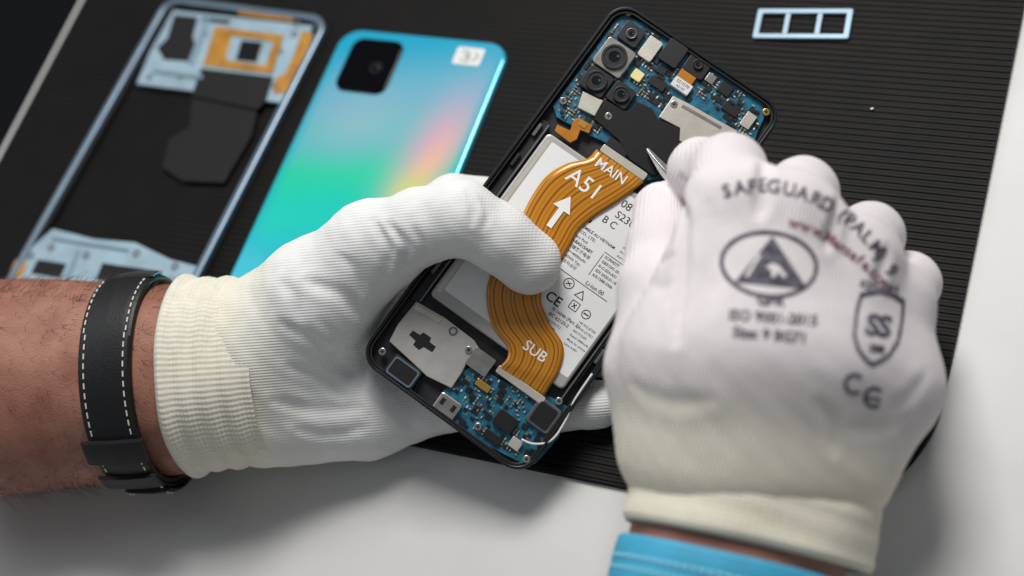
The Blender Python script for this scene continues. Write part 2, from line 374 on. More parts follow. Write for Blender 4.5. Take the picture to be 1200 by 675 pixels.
ul=ro.data.uv_layers.new(name='UVMap')
for lp in ro.data.loops: ul.data[lp.index].uv=uv[lp.vertex_index]
so=ro.modifiers.new('thick','SOLIDIFY'); so.thickness=.0002; so.offset=-1
w=.62
for s_,px,py,sz,rt,bo in (('MAIN',716,201,5.4,0,.04),('A51',685,216,8.8,-.03,.04),('SUB',627,412,5.6,0,.04)):
    u,vv=ph(px,py,w); MB().text(s_,u,vv,w,sz,rt,bo).build('printed_text',m_wink,ro)
u,vv=ph(656,248,w)
ar=[(-1.1,-7),(1.1,-7),(1.1,1),(3.8,1),(0,7.0),(-3.8,1),(-1.1,1)]; MB().prism([(u+a,vv+b_) for a,b_ in ar],w-.02,w).build('printed_arrow',m_wink,ro)
u,vv=ph(731,190,-.9); MB().prism(rrect(u,vv,20,3.2,.6,3),-3,-1.0).build('ribbon_plug',m_silver,phone,bevel=.2)
u,vv=ph(610,451,-.9); MB().prism(rrect(u,vv,21,3.0,.6,3),-3,-.85).build('ribbon_plug',m_silver,phone,bevel=.2)
# --- lower assembly
sub=MB().prism(PHF.pts([(556,428),(600,452),(640,462),(668,478),(655,512),(628,543),(618,546),(596,535),(552,513),(508,482),(520,458),(540,436)],-3),-4.8,-3).build('charging_board',m_pcb,phone,bevel=.1)
pl=poly('speaker_cover',[(488,353),(521,372),(556,399),(562,409),(548,423),(541,437),(529,455),(500,441),(482,424),(456,400),(466,380)],-4.6,-1.4,m_plate,phone,.35)
u,vv=ph(495,400,-1.3); hp=[(-5.4,-.9),(-2.2,-1.3),(-2.0,-3.0),(.8,-3.3),(1.6,-1.4),(5.3,-1.1),(5.2,1.3),(2.3,1.4),(1.8,3.0),(-1.6,2.9),(-2.2,1.4),(-5.3,1.2)]
MB().prism([(u+a,vv+b_) for a,b_ in hp],-1.44,-1.28).build('speaker_hole',m_black,pl)
u,vv=ph(531,388,-1.3); MB().ring(circ(u,vv,1.7,20),circ(u,vv,1.0,20),-1.45,-1.25).build('locating_ring',m_gun,pl)
poly('raised_edge',[(488,357),(518,374),(514,379),(484,362)],-1.5,-1.1,m_silver,pl)
g=rect('gasket',472,436,12.5,8.6,-4.6,-.9,m_black,phone,1.4); u,vv=ph(472,436,-.9)
MB().ring(rrect(u,vv,11.2,7.4,1.2,4),rrect(u,vv,9.8,6.0,.9,4),-.95,-.7).build('gasket_rim',m_pale_rail,g)
fo=rect('foil_pad',563,424,9,7.5,-3,-1.0,m_silver2,phone,.4)
usb=rect('usb_port',524,476,9.2,7.2,-4.6,-1.2,m_silver2,phone,1.0,.5)
u,vv=ph(524,476,-1.2); MB().box(u-2.4,vv+.5,-1.18,1.6,2.6,.1).box(u+2.4,vv+.5,-1.18,1.6,2.6,.1).build('port_slots',m_black,usb)
rect('microphone_block',592,494,8,6.2,-3,-.9,m_black,sub,.8); rect('connector',577,512,7,3,-3,-1.5,m_black,sub,.3)
rect('connector',566,452,6,2.6,-3,-1.6,m_gold,sub,.3); rect('shield_can',604,520,4.4,4,-3,-1.6,m_silver,sub,.4)
vm=rect('vibration_motor',637,487,10,10.5,-4.6,-1.0,m_gun,phone,1.2,.3); rect('motor_cap',637,487,7.6,8.4,-1.05,-.7,m_black,vm,.9)
MB().tube(smoothpts([(*ph(a,b_,-.5),-.5) for a,b_ in ((694,438),(674,468),(664,490),(652,510),(640,519),(624,520),(611,515))],40),.45,8).build('antenna_cable',m_white,phone,smooth=True)
MB().tube([(32.9,60,-1.6),(33.1,20,-1.6),(32.8,-20,-1.6),(33.0,-44,-1.6)],.5,8).build('coaxial_cable',m_black,phone,smooth=True)
for a in ((549,410),(617,538),(448,412),(655,470),(560,500)): screw(*a,w=-.8)
def inpoly(x,y,p):
    c=False; n=len(p)
    for i in range(n):
        x1,y1=p[i]; x2,y2=p[i-1]
        if (y1>y)!=(y2>y) and x<(x2-x1)*(y-y1)/(y2-y1)+x1: c=not c
    return c
def scatter(parent,L,count,avoid):
    pp=PHF.pts(L,-3); xs=[p[0] for p in pp]; ys=[p[1] for p in pp]; k=0; tries=0; used=set()
    av=[(*ph(a,b_,-3),r) for a,b_,r in avoid]
    while k<count and tries<12000:
        tries+=1; x=random.uniform(min(xs),max(xs)); y=random.uniform(min(ys),max(ys))
        gx,gy=round(x/1.3),round(y/1.2); x,y=gx*1.3,gy*1.2
        if (gx,gy) in used or not inpoly(x,y,pp) or any(math.hypot(x-a,y-b_)<r for a,b_,r in av): continue
        used.add((gx,gy)); c=(math.sin(gx*.55+gy*.31)*.5+.5)*.55+random.random()*.45; ww,hh=((.95,.5),(.5,.95))[int(gx*.3+gy*.4)%2]
        if c<.26: nm,mt,z='capacitor',m_cap,.7
        elif c<.42: nm,mt,z='contact',m_silver,.5
        elif c<.74: nm,mt,z='chip',m_black,.6
        elif c<.88: nm,mt,z='contact_pad',m_gold,.15
        else: nm,mt,z='resistor',m_white,.4
        if nm=='chip':
            ww,hh=1.25,1.0
            if random.random()<.25: used.update([(gx+1,gy),(gx,gy+1),(gx+1,gy+1)]); ww,hh=2.2,1.9; x+=.6; y+=.5
        MB().box(x,y,-3+z/2,ww,hh,z).build(nm,mt,parent); k+=1
scatter(board,[(733,20),(762,34),(826,76),(893,128),(888,150),(872,172),(845,182),(752,205),(716,165),(655,135),(652,124),(668,102),(722,28)],290,
 [(720,67,8),(699,95,6.5),(728,111,6),(740,40,5.5),(789,62,6),(818,76,6),(762,57,5),(747,88,2.8),(806,88,4),(799,100,4.5),(815,145,10),(838,160,7),(690,121,5),(740,145,11),(770,165,12),(760,190,7),(737,14,2.5),(898,131,2.5)])
scatter(sub,[(558,432),(598,452),(632,466),(652,508),(622,538),(596,530),(552,508),(520,476),(526,458),(543,438)],150,
 [(563,424,5),(524,476,6),(592,494,5),(637,487,7),(577,512,3.5),(604,520,3),(611,515,1.5)])
# ---------------------------------------------------------------- tweezers
tw=empty('tweezers','thin steel tweezers held in the right gloved hand, tip on the open phone','tweezers',tuple(PHF.W(759,174,.8)))
for side,off in ((0,0),(1,1)):
    pts=[PHF.W(759,174+off*1.5,.8),PHF.W(771,187+off*2,3),PHF.W(784,200+off*3,6),PHF.W(799,213+off*4,11),P(828,245,500),P(852,300,478)]
    pts=smoothpts(pts,30); rg=[]
    for k,p in enumerate(pts):
        q=k/29; tdir=pts[min(k+1,29)]-pts[max(k-1,0)]; tdir/=np.linalg.norm(tdir); sd=np.cross(tdir,PHF.N); sd/=np.linalg.norm(sd); up=np.cross(sd,tdir)
        hw=(.55+1.0*min(1,q*2)); o_=up*(-1.2*off*min(1,q*2))+sd*off*1.3*min(1,q*3); ti=.5 if off==0 else -.2
        rg.append([p+o_+sd*hw*a*math.cos(ti)+up*(b_*.45+hw*a*math.sin(ti)) for a,b_ in ((-1,-1),(1,-1),(1,1),(-1,1))])
    MB().loft(rg,True,True).build('tweezer_arm',m_steel,tw,bevel=.15,fix=True)
# ---------------------------------------------------------------- person
person=empty('person','person in white knit gloves with a black watch strap, working on the open phone','person',(-330,120,0))
def make_glove(base,creases,box,mat,tintf,res=1.0,lump=1.0):
    cr=[]
    for L,a,w in creases:
        pts=smoothpts(trace(base,[p[0] for p in L],[p[1] for p in L]),max(6,3*len(L))); cr.append((pts,a,w))
    def Ff(X):
        d=base(X)
        d=d+lump*(.22*np.sin(X[...,0]*.31+X[...,1]*.22+1.3*np.sin(X[...,2]*.13))*np.sin(X[...,1]*.37-X[...,2]*.25+.7)+.12*np.sin(X[...,0]*.7+X[...,2]*.5)*np.sin(X[...,1]*.62+1)+.3*np.sin(X[...,0]*.12+X[...,2]*.09+1)*np.sin(X[...,1]*.15-.4))
        for pts,a,w in cr:
            m=None; n_=len(pts)-1
            for i,(p,q) in enumerate(zip(pts[:-1],pts[1:])):
                fade=.6*w*(max(0,1-min(i,n_-1-i)/1.5))     # creases die out towards their ends
                e=seg(X,p,q,0,0)+fade; m=e if m is None else np.minimum(m,e)
            d=d+a*np.exp(-(m/w)**2)-a*.22*np.exp(-((m-1.9*w)/w)**2)
        return d
    lo=np.array(box[0],float); hi=np.array(box[1],float); n=np.ceil((hi-lo)/res).astype(int)+1
    out=np.empty(n,np.float32); xs=[lo[i]+res*np.arange(n[i]) for i in range(3)]
    YZ=np.stack(np.meshgrid(xs[1],xs[2],indexing='ij'),-1)
    for i in range(0,n[0],16):
        xx=xs[0][i:i+16]; X=np.empty((len(xx),)+YZ.shape[:2]+(3,)); X[...,0]=xx[:,None,None]; X[...,1:]=YZ[None]
        out[i:i+16]=Ff(X)
    V,Fc=surface_nets(out,lo,res)
    me=bpy.data.meshes.new('glove'); me.from_pydata(((V-org(person))*S).tolist(),[],Fc.tolist()); me.update(); me.materials.append(mat)
    me.polygons.foreach_set('use_smooth',[True]*len(me.polygons))
    at=me.attributes.new('tint','FLOAT','POINT'); at.data.foreach_set('value',np.clip(tintf(V),0,1).astype(np.float32))
    o=bpy.data.objects.new('glove',me); C.objects.link(o); o.parent=person; ORG[o.name]=org(person)
    sm=o.modifiers.new('smooth','SMOOTH'); sm.iterations=3; sm.factor=.5
    return o,Ff
def bounds(chs,pad=6):
    a=np.array([p-r for c in chs for p,r in c]); b_=np.array([p+r for c in chs for p,r in c]); return a.min(0)-pad,b_.max(0)+pad
# left hand
def Hp(px,py,h): return G(px,py,h)
Lpalm=[JJ(x) for x in (
 [(305,394,552,21),(420,332,556,19),(530,247,563,13)],
 [(300,425,550,23),(430,400,561,18),(560,360,572,12)],
 [(305,460,550,23),(440,450,556,17),(575,430,559,12)],
 [(312,490,552,19),(430,490,552,16),(515,468,549,12.5)],
 [(312,405,547,24),(375,350,538,23.5),(438,290,527,17)])]
Lthumb=[JJ([(436,291,527,16.8),(492,266,517,13.6),(540,256,511,13.2),(585,279,514,12.2),(619,307,519,12.2)])]
Lfing=[JJ(x) for x in ([(533,243,563,13),(600,241,569,11),(680,290,568,9)],[(560,360,572,12),(690,360,567,10)],[(575,430,559,12),(700,420,549,9)],[(515,468,549,12),(630,480,543,9.5),(702,474,530,9)])]
def Lbase(X):
    d=None
    for c in Lpalm:
        e=chain(X,c,4); d=e if d is None else smin(d,e,11)
    fg=None
    for c in Lfing:
        e=chain(X,c); fg=e if fg is None else smin(fg,e,1.2)
    d=smin(d,fg,5); d=smin(d,chain(X,Lthumb[0],3.5),6)
    d=np.maximum(d,-phone_box(X)+.05)
    return np.maximum(d,3.1-X[...,2])
A0=Hp(-110,463,52); A1=Hp(300,437,40); axL=(A1-A0)/np.linalg.norm(A1-A0)
nL_=BK-BK.dot(axL)*axL; nL_/=np.linalg.norm(nL_); sL=np.cross(nL_,axL)
m_glL=M('white_knit',(.80,.80,.785),.9,0,.06,60,.10,1500,knit=((np.cross(axL,nL_)),1.05,axL,.95,.05),attr=(.80,.76,.62))
tL=lambda V: 1-((V-A1)@axL-(-4))/30
creL=[([(455,262),(476,290),(470,318)],1.5,1.6),([(438,258),(455,292),(452,325)],1.3,1.7),([(486,268),(497,292),(488,312)],1.1,1.4),([(546,222),(555,240),(552,262)],.9,1.4),([(565,232),(572,250),(566,268)],.6,1.3),
 ([(360,330),(400,345),(425,372)],1.1,2.2),([(330,380),(370,400),(410,440)],1.0,2.5),([(320,470),(370,480),(420,478)],.9,2.2),([(400,300),(418,318),(425,345)],1.0,1.9),([(330,330),(345,350),(350,378)],.9,2.0),
 ([(340,430),(370,440),(400,465)],.8,2.0),([(350,505),(390,510),(430,500)],.7,2.0),([(420,400),(432,425),(428,450)],.7,1.9),([(375,375),(392,395),(396,420)],.7,1.8)]
glL,FL=make_glove(Lbase,creL,bounds(Lpalm+Lthumb+Lfing),m_glL,tL)
glL['label']='white glove holding the phone with its thumb across the battery'
def ringpts(c,s,n,ra,rb,N,fn=None,t0=0,t1=2*math.pi,full=True):
    out=[]
    for i in range(N):
        th=t0+(t1-t0)*i/(N if full else N-1); k=1+(fn(th) if fn else 0); out.append(c+ra*k*math.cos(th)*s+rb*k*math.sin(th)*n)
    return out
def cuff(c_at,s,n,L,raf,rbf,mat,parent,nr=70,per=2.0,amp=.32,bunch=0):
    rg=[]; N=480; K=int(L/.4)
    inner=[(8,-3.0),(3,-2.8),(.6,-2.2),(-.6,-1.3)]
    def R_(x,off,rib):
        ra,rb=raf(x)+off,rbf(x)+off; pts=[]
        for i in range(N):
            th=2*math.pi*i/N; b_=amp*(math.sin(2*math.pi*x/per)*.6+math.sin(th*nr)*.6)*rib+.5*math.sin(3*th+1+x*.05)+.25*math.sin(7*th+x*.12)+bunch*math.sin(x*.75+1.5*math.sin(2*th))*rib
            pts.append(c_at(x)+(ra+b_)*math.cos(th)*s+(rb+b_)*math.sin(th)*n)
        return pts
    for x,o in inner: rg.append(R_(x,o,.2))
    for k in range(K+1): rg.append(R_(k*.4,-.9*max(0,1-k/5)**2,min(1,.3+k/8)))
    return MB().loft(rg).build('cuff',mat,parent,smooth=True,fix=True)
m_cuffL=M('cream_knit',(.78,.74,.62),.92,0,.08,300,.08,2500)
def cpos(px):
    best=min(np.linspace(-.2,1.3,600),key=lambda t:abs(600+F_PX*((A0+t*(A1-A0)-CAM)@RT)/(-((A0+t*(A1-A0)-CAM)@BK))-px)); return A0+best*(A1-A0)
ce=cpos(222)
cuff(lambda x: ce+axL*x,sL,nL_,36,lambda x:38.6-1.5*math.sin(min(1,x/30)*math.pi)-max(0,x-18)*.24+.9*math.exp(-((x-3)/2.5)**2),lambda x:30.5-1.0*math.sin(min(1,x/30)*math.pi)-max(0,x-16)*.28+.9*math.exp(-((x-3)/2.5)**2),m_cuffL,glL,nr=110,per=1.5,amp=.22,bunch=.45)
# forearm
Lt=np.linalg.norm(ce-A0)
rg=[]
for k in range(60):
    x=k/59*(Lt+18); q=x/Lt; ra=46-9.5*q**1.3; rb=35-7*q
    rg.append(ringpts(A0+axL*x,sL,nL_,ra,rb,96,lambda th:.014*math.sin(3*th+q*4)+.010*math.sin(5*th-q*9)))
arm=MB().loft(rg,True,True).build('forearm',m_skin,person,smooth=True,fix=True); arm['label']='bare forearm with fine hair beside the watch strap'
hb=MB()
for _ in range(1500):
    x=random.uniform(10,Lt-2); th=random.uniform(.1,math.pi-.1); q=x/Lt; ra=46-9.5*q**1.3; rb=35-7*q
    if random.random()<.6: th=random.choice((random.uniform(2.0,3.2),random.uniform(-.1,.6)))
    p=A0+axL*x+(ra+.05)*math.cos(th)*sL+(rb+.05)*math.sin(th)*nL_; nn=math.cos(th)*sL+math.sin(th)*nL_
    d=nn*.35+axL*random.uniform(.2,1.0)+sL*random.uniform(-.5,.5); l=random.uniform(4,10)
    hb.tube([p-nn*.4,p+d*l*.5,p+d*l*.8+axL*l*.2],[.08,.06,.02],3)
ho=hb.build('arm_hair',m_hair,arm); ho['kind']='stuff'
# watch strap
sc_=cpos(168)
def strap(c,ra,rb,width,th,t0,t1,full,mat,name,parent,N=160):
    prof=[(-width/2,0),(-width/2,th*.35),(-width/2+.4,th*.7),(-width/2+1.4,th*.92),(-width/2+4,th*1.1),(0,th*1.3),(width/2-4,th*1.1),(width/2-1.4,th*.92),(width/2-.4,th*.7),(width/2,th*.35),(width/2,0)]; rg=[]
    for i in range(N+1):
        a=t0+(t1-t0)*i/N
        rg.append([c+axv*x+(ra+h)*math.cos(a)*sv+(rb+h)*math.sin(a)*nv for x,h in prof])
    return MB().loft(rg,True,not full).build(name,mat,parent,smooth=False,fix=True)
axv,sv,nv=axL,sL,nL_
qa=np.linalg.norm(sc_-A0)/Lt; ra_=46-9.5*qa**1.3+.6; rb_=35-7*qa+.6
ws=strap(sc_,ra_,rb_,21.5,2.2,0,2*math.pi,True,m_leather,'watch_strap',person); ws['label']='black leather watch strap with white stitching'
down=1 if (sL@UP)<0 else -1
def TH(a):
    a=math.radians(a); return a if down>0 else math.pi-a
strap(sc_+axL*.4,ra_+3.6,rb_+3.6,24,1.8,TH(36),TH(25),False,m_leather,'keeper_loop',ws,20)
strap(sc_+axL*.8,ra_+3.8,rb_+3.8,25.5,2.2,TH(62),TH(49),False,m_leather,'keeper_loop',ws,20)
strap(sc_+axL*1.0,ra_+2.2,rb_+2.2,19.5,1.5,TH(116),TH(-14),False,m_leather,'strap_tail',ws,60)
strap(sc_+axL*2.4,ra_+3.9,rb_+3.9,19,1.4,TH(14),TH(-22),False,m_leather,'strap_tail',ws,30)
strap(sc_+axL*3.4,ra_+2.4,rb_+2.4,16,1.3,TH(176),TH(166),False,m_gun,'lug',ws,12)
stt=MB()
for side in (-8.6,8.6):
    th=math.radians(5)
    while th<math.radians(160):
        dg_=math.degrees(th); inner=TH(dg_); hgt=2.4; sd=side
        if dg_<115: hgt=3.75; sd=side*.93+1.0
        if dg_<13: hgt=5.5; sd=side*.93+2.4
        if not (24<dg_<37 or 48<dg_<63):
            def pt(a): return sc_+axL*sd+(ra_+hgt)*math.cos(a)*sL+(rb_+hgt)*math.sin(a)*nL_
            da=1.9/38; a2=TH(math.degrees(th+da)); stt.tube([pt(inner),pt((inner+a2)/2),pt(a2)],.3,6)
        th+=3.3/38
stt.build('stitching',m_thread,ws)
# right hand
Rpalm=[JJ(x) for x in (
 [(812,528,452,22),(808,420,448,21),(856,240,451,13.5)],
 [(860,530,448,24),(880,420,441,22),(928,256,448,13.5)],
 [(915,535,450,24),(960,430,445,21),(1000,304,454,13)],
 [(975,540,456,21),(1037,450,457,17.5),(1046,358,464,12.5)])]
Rthumb=[JJ([(792,520,457,20),(768,430,457,15.5),(772,340,466,12.6),(777,292,480,11.6),(774,246,498,9.8)])]
Rfing=[JJ(x) for x in ([(856,240,451,13.5),(854,200,470,12),(822,200,490,11),(812,220,508,9.5)],[(928,256,448,13.5),(940,226,474,11.6),(902,252,507,10)],[(1000,304,454,13),(1019,277,482,11.2),(972,302,510,9.5)],[(1046,358,464,12.5),(1065,332,488,10.4),(1020,352,512,9)])]
def Rbase(X):
    d=None
    for c in Rpalm:
        e=chain(X,c,7); d=e if d is None else smin(d,e,17)
    fg=None
    for c in Rfing:
        e=chain(X,c,3); fg=e if fg is None else smin(fg,e,1.0)
    d=smin(d,fg,6)
    tb=chain(X,Rthumb[0],5); d=smin(d,tb,2.5)
    d=np.maximum(d,-phone_box(X)+.05)
    return np.maximum(d,3.1-X[...,2])
axR=.22*RT+.95*UP-.2*BK; axR/=np.linalg.norm(axR)
nR=BK-BK.dot(axR)*axR; nR/=np.linalg.norm(nR); sR=np.cross(axR,nR)
if sR@RT<0: sR=-sR
m_glR=M('white_knit_worn',(.79,.735,.745),.92,0,.08,35,.10,1500,knit=(sR,1.15,axR,1.0,.07),attr=(.80,.75,.61))
cR=P(871,645,450)
tR=lambda V: 1-((V-cR)@axR-24)/30
creR=[([(799,210),(801,250),(801,300),(797,350),(792,400)],1.7,2.0),([(894,192),(894,222),(889,252)],1.9,2.1),([(982,236),(977,262),(968,288)],1.7,2.1),([(1040,292),(1034,314),(1026,338)],1.3,2.0),
 ([(1040,480),(1060,470),(1085,440)],.6,2.4),([(740,450),(780,470),(830,470)],.5,2.8),([(764,300),(776,306),(790,300)],.6,1.6),([(762,330),(774,337),(790,332)],.5,1.6),
 ([(1000,500),(1030,500),(1060,490)],.5,2.6),([(830,240),(836,300),(832,360)],.5,2.6),([(960,470),(975,500),(978,530)],.5,2.2)]
glR,FR=make_glove(Rbase,creR,bounds(Rpalm+Rthumb+Rfing),m_glR,tR,lump=.5)
glR['label']='white glove seen from its printed back, working over the phone'
m_cuffR=M('cream_knit_wrist',(.80,.755,.62),.92,0,.06,300,.08,2500)
cuff(lambda x: cR+axR*(x+1.6),sR,nR,40,lambda x:39.8+.4*math.sin(x*.1)+max(0,8-x)*.04-max(0,x-26)*.14,lambda x:30.5+max(0,8-x)*.04-max(0,x-15)*.30,m_cuffR,glR,nr=110,per=1.6,amp=.17,bunch=.12)
rg=[]
for k in range(30):
    x=-75+k/29*95; rg.append(ringpts(cR+axR*x-sR*2.0,sR,nR,34.4-.02*x,27.5,80))
a2=MB().loft(rg,True,True).build('forearm',m_skin,person,smooth=True,fix=True); a2['label']='strip of bare wrist between printed glove and blue wristband'
axv,sv,nv=axR,sR,nR
bc=cR-axR*16.2-sR*2.0
wb=strap(bc,36.0,28.8,26,1.8,0,2*math.pi,True,m_blueband,'wristband',person); wb['label']='light blue fabric wristband'
pt_=MB()
for i in range(44):
    th=math.pi*(i+.5)/44
    for off in (2.4,6.0):
        c=bc+axR*off; pt_.tube([c+(38.15)*math.cos(th+d)*sR+(30.95)*math.sin(th+d)*nR for d in (-.024,.024)],.6,5)
pt_.build('woven_pattern',m_bandpale,wb)
# printed stamps draped on the back of the glove
class PX(MB):
    def tline(s,txt,path,size,bold=0,sp=1.0):
        pts=smoothpts(path,80); d=[0]
        for a,b_ in zip(pts[:-1],pts[1:]): d.append(d[-1]+np.linalg.norm(b_-a))
        items=[]; tot=0
        for ch in txt:
            if ch==' ': items.append((None,None,size*.35)); tot+=size*.35; continue
            vv,ff=text_geo(ch,size,bold); wd=max(x[0] for x in vv)-min(x[0] for x in vv)+size*.14*sp; items.append((vv,ff,wd)); tot+=wd
        k=d[-1]/tot; pos=0
        for vv,ff,wd in items:
            c=(pos+wd/2)*k; pos+=wd
            if vv is None: continue
            i=min(np.searchsorted(d,c),79); i=max(i,1); t_=pts[i]-pts[i-1]; a=math.atan2(t_[1],t_[0]); p=pts[i]; ca,sa=math.cos(a),math.sin(a)
            s.add([(p[0]+x*ca+y*sa,p[1]+x*sa-y*ca,0) for x,y,_ in vv],[q[::-1] for q in ff])
    def ptext(s,txt,px,py,size,deg=0,bold=0):
        vv,ff=text_geo(txt,size,bold); a=math.radians(deg); ca,sa=math.cos(a),math.sin(a)
        s.add([(px+x*ca+y*sa,py+x*sa-y*ca,0) for x,y,_ in vv],[q[::-1] for q in ff])
    def pring(s,o,i):
        n=len(o); s.add([(*p,0) for p in o]+[(*p,0) for p in i],[(k,(k+1)%n,(k+1)%n+n,k+n) for k in range(n)])
    def ppoly(s,p): s.add([(*q,0) for q in p],[tuple(range(len(p)))])
def drape(mb,Ff,name,mat,parent,off=.22,maxl=6):
    bm=bmesh.new(); vs=[bm.verts.new(v) for v in mb.v]
    for q in mb.f:
        try: bm.faces.new([vs[i] for i in q])
        except ValueError: pass
    bmesh.ops.triangulate(bm,faces=bm.faces[:])
    for _ in range(5):
        ed=[e for e in bm.edges if e.calc_length()>maxl]
        if not ed: break
        bmesh.ops.subdivide_edges(bm,edges=ed,cuts=1); bmesh.ops.triangulate(bm,faces=bm.faces[:])
    bm.verts.ensure_lookup_table(); bm.verts.index_update()
    v=np.array([x.co[:2] for x in bm.verts]); f=[tuple(x.index for x in q.verts) for q in bm.faces]; bm.free()
    X=trace(Ff,v[:,0],v[:,1]); ok=np.abs(Ff(X))<.6; g=grad(Ff,X); X=X+g*off
    f=[q for q in f if all(ok[i] for i in q)]
    return MB().add(X,f).build(name,mat,parent,fix=False)
rot=lambda pts,cx,cy,a:[(cx+(x-cx)*math.cos(a)-(y-cy)*math.sin(a),cy+(x-cx)*math.sin(a)+(y-cy)*math.cos(a)) for x,y in pts]
d=PX(); d.tline('SAFEGUARD (PALM) 9',[(846,226),(872,220),(905,219),(945,229),(986,251),(1020,283),(1046,320)],22,.5)
drape(d,FR,'stamped_name',m_printd,glR)
d=PX(); n_=48
d.pring(rot(circ(901,310,58,n_,40),901,310,.10),rot(circ(901,310,53,n_,35),901,310,.10))
d.ppoly([(905,277),(946,339),(861,331)])
em=drape(d,FR,'stamped_emblem',m_printd,glR,maxl=5)
m_gap=M('glove_gap',(.77,.715,.725),.92)
d=PX(); d.ppoly([(889,298),(892,300),(876,326),(873,324)]); d.ppoly([(897,313),(905,309),(913,312),(922,324),(918,326),(911,319),(907,326),(903,325),(904,318)])
drape(d,FR,'emblem_hand',m_gap,em,.45,4)
d=PX()
d.ptext('GPR',903,353,17,3,.8); d.ptext('ISO 9001-2015',906,373,17,4,.5); d.ptext('Size: 9 BG71',902,393,17,5,.5)
drape(d,FR,'stamped_size',m_printd,glR)
d=PX(); d.ptext('KHI-OH',1030,336,13,8,.5)
def shield(k): return rot([(1028+a*k,385+b_*k) for a,b_ in ((-27,-38),(-14,-44),(0,-47),(14,-44),(27,-38),(29,-15),(28,12),(20,30),(10,40),(0,46),(-10,40),(-20,30),(-28,12),(-29,-15))],1028,385,.15)
d.pring(shield(1.0),shield(.86))
d.ptext('S',1022,382,34,8,1.4); d.ptext('S',1036,384,34,8,1.4); d.ptext('388',1027,409,12,8,.6)
for cx,cy,bar in ((1001,450,0),(1024,466,1)):
    A2=np.linspace(math.radians(55),math.radians(320),20)
    t_=[(cx+13*math.cos(a),cy+13*math.sin(a)) for a in A2]; u_=[(cx+8.6*math.cos(a),cy+8.6*math.sin(a)) for a in A2]
    d.add([(*p,0) for p in t_+u_],[(i,i+1,i+21,i+20) for i in range(19)])
    if bar: d.ppoly([(cx-9,cy-2),(cx+8,cy+1),(cx+8,cy+5),(cx-9,cy+2)])
drape(d,FR,'stamped_mark',m_printd,glR)
d=PX(); d.tline('www.Mansafe.com',[(922,259),(955,270),(990,292),(1020,316),(1042,338)],18,.4)
drape(d,FR,'stamped_web_address',m_printr,glR)
# ---------------------------------------------------------------- teal back cover
a=G(403,31,6); b_=G(600,50,6); Wd=np.linalg.norm(b_-a); Ud=(b_-a)/Wd; Vd=np.cross((0,0,1),Ud); Ln=Wd*2.15
CF=Frame((a+b_)/2-Vd*Ln/2+np.array([0,0,-2.6]),Ud,Vd)
cov=empty('phone_back_cover','iridescent teal phone back cover with black camera window, lying on the black mat','phone cover',frame=CF)
m_cov=M('prism_shell_painted_glint',(.1,.6,.65),.22,.25,coat=.5); nt=m_cov.node_tree;N=nt.nodes;Lk=nt.links
tc=N.new('ShaderNodeTexCoord'); sx=N.new('ShaderNodeSeparateXYZ'); Lk.new(tc.outputs['Object'],sx.inputs[0])
def mth(op,a,b=None,c=None):
    m=N.new('ShaderNodeMath'); m.operation=op
    for i,x in enumerate((a,b,c)):
        if x is None: continue
        if isinstance(x,(int,float)): m.inputs[i].default_value=x
        else: Lk.new(x,m.inputs[i])
    return m.outputs[0]
def ramp(fac,st):
    r=N.new('ShaderNodeValToRGB'); e=r.color_ramp.elements
    while len(e)<len(st): e.new(.5)
    for k,(p,c) in enumerate(st): e[k].position=p; e[k].color=(*c,1)
    r.color_ramp.interpolation='EASE'
    Lk.new(fac,r.inputs[0]); return r.outputs[0]
def clampn(x):
    k=N.new('ShaderNodeClamp'); Lk.new(x,k.inputs[0]); return k.outputs[0]
def mix(f,a,b):
    mx=N.new('ShaderNodeMix'); mx.data_type='RGBA'
    Lk.new(f,mx.inputs['Factor'])
    for i,x in ((6,a),(7,b)):
        if isinstance(x,tuple): mx.inputs[i].default_value=(*x,1)
        else: Lk.new(x,mx.inputs[i])
    return mx.outputs[2]
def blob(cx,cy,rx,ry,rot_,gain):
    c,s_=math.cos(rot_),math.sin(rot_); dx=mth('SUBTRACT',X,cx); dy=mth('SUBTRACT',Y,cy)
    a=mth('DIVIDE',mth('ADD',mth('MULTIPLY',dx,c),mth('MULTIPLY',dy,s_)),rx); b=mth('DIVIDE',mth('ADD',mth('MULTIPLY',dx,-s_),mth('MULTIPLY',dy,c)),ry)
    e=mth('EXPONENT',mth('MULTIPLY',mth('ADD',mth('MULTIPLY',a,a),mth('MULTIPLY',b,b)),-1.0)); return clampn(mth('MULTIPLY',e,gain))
hw=Wd/2*S; hl=Ln/2*S
X=mth('DIVIDE',sx.outputs[0],hw); Y=mth('DIVIDE',sx.outputs[1],hw)
q=mth('MULTIPLY_ADD',mth('ADD',mth('MULTIPLY',X,-.18),Y),1/4.3,.5)
base=ramp(q,[(0,(.01,.40,.62)),(.35,(.01,.50,.64)),(.50,(.008,.68,.55)),(.60,(.015,.72,.44)),(.70,(.09,.58,.60)),(.82,(.16,.50,.66)),(1,(.015,.42,.64))])
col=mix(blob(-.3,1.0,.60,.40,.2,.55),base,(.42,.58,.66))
col=mix(blob(.62,.88,.30,.60,-.25,.9),col,(.78,.45,.60))  # pink to yellow rainbow glint painted over the shell's own prism colours
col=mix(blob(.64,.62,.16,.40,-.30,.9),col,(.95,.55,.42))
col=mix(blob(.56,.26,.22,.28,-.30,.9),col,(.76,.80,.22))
edge=clampn(mth('MULTIPLY',mth('SUBTRACT',mth('ABSOLUTE',X),.86),6.0))
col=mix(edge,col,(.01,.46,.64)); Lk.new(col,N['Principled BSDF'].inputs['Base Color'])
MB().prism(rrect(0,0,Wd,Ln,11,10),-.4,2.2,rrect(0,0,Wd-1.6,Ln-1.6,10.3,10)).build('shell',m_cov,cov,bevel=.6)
u,vv=CF.loc(433,77,2.8); cw=CF.loc(463,80,2.8)[0]-CF.loc(402,75,2.8)[0]
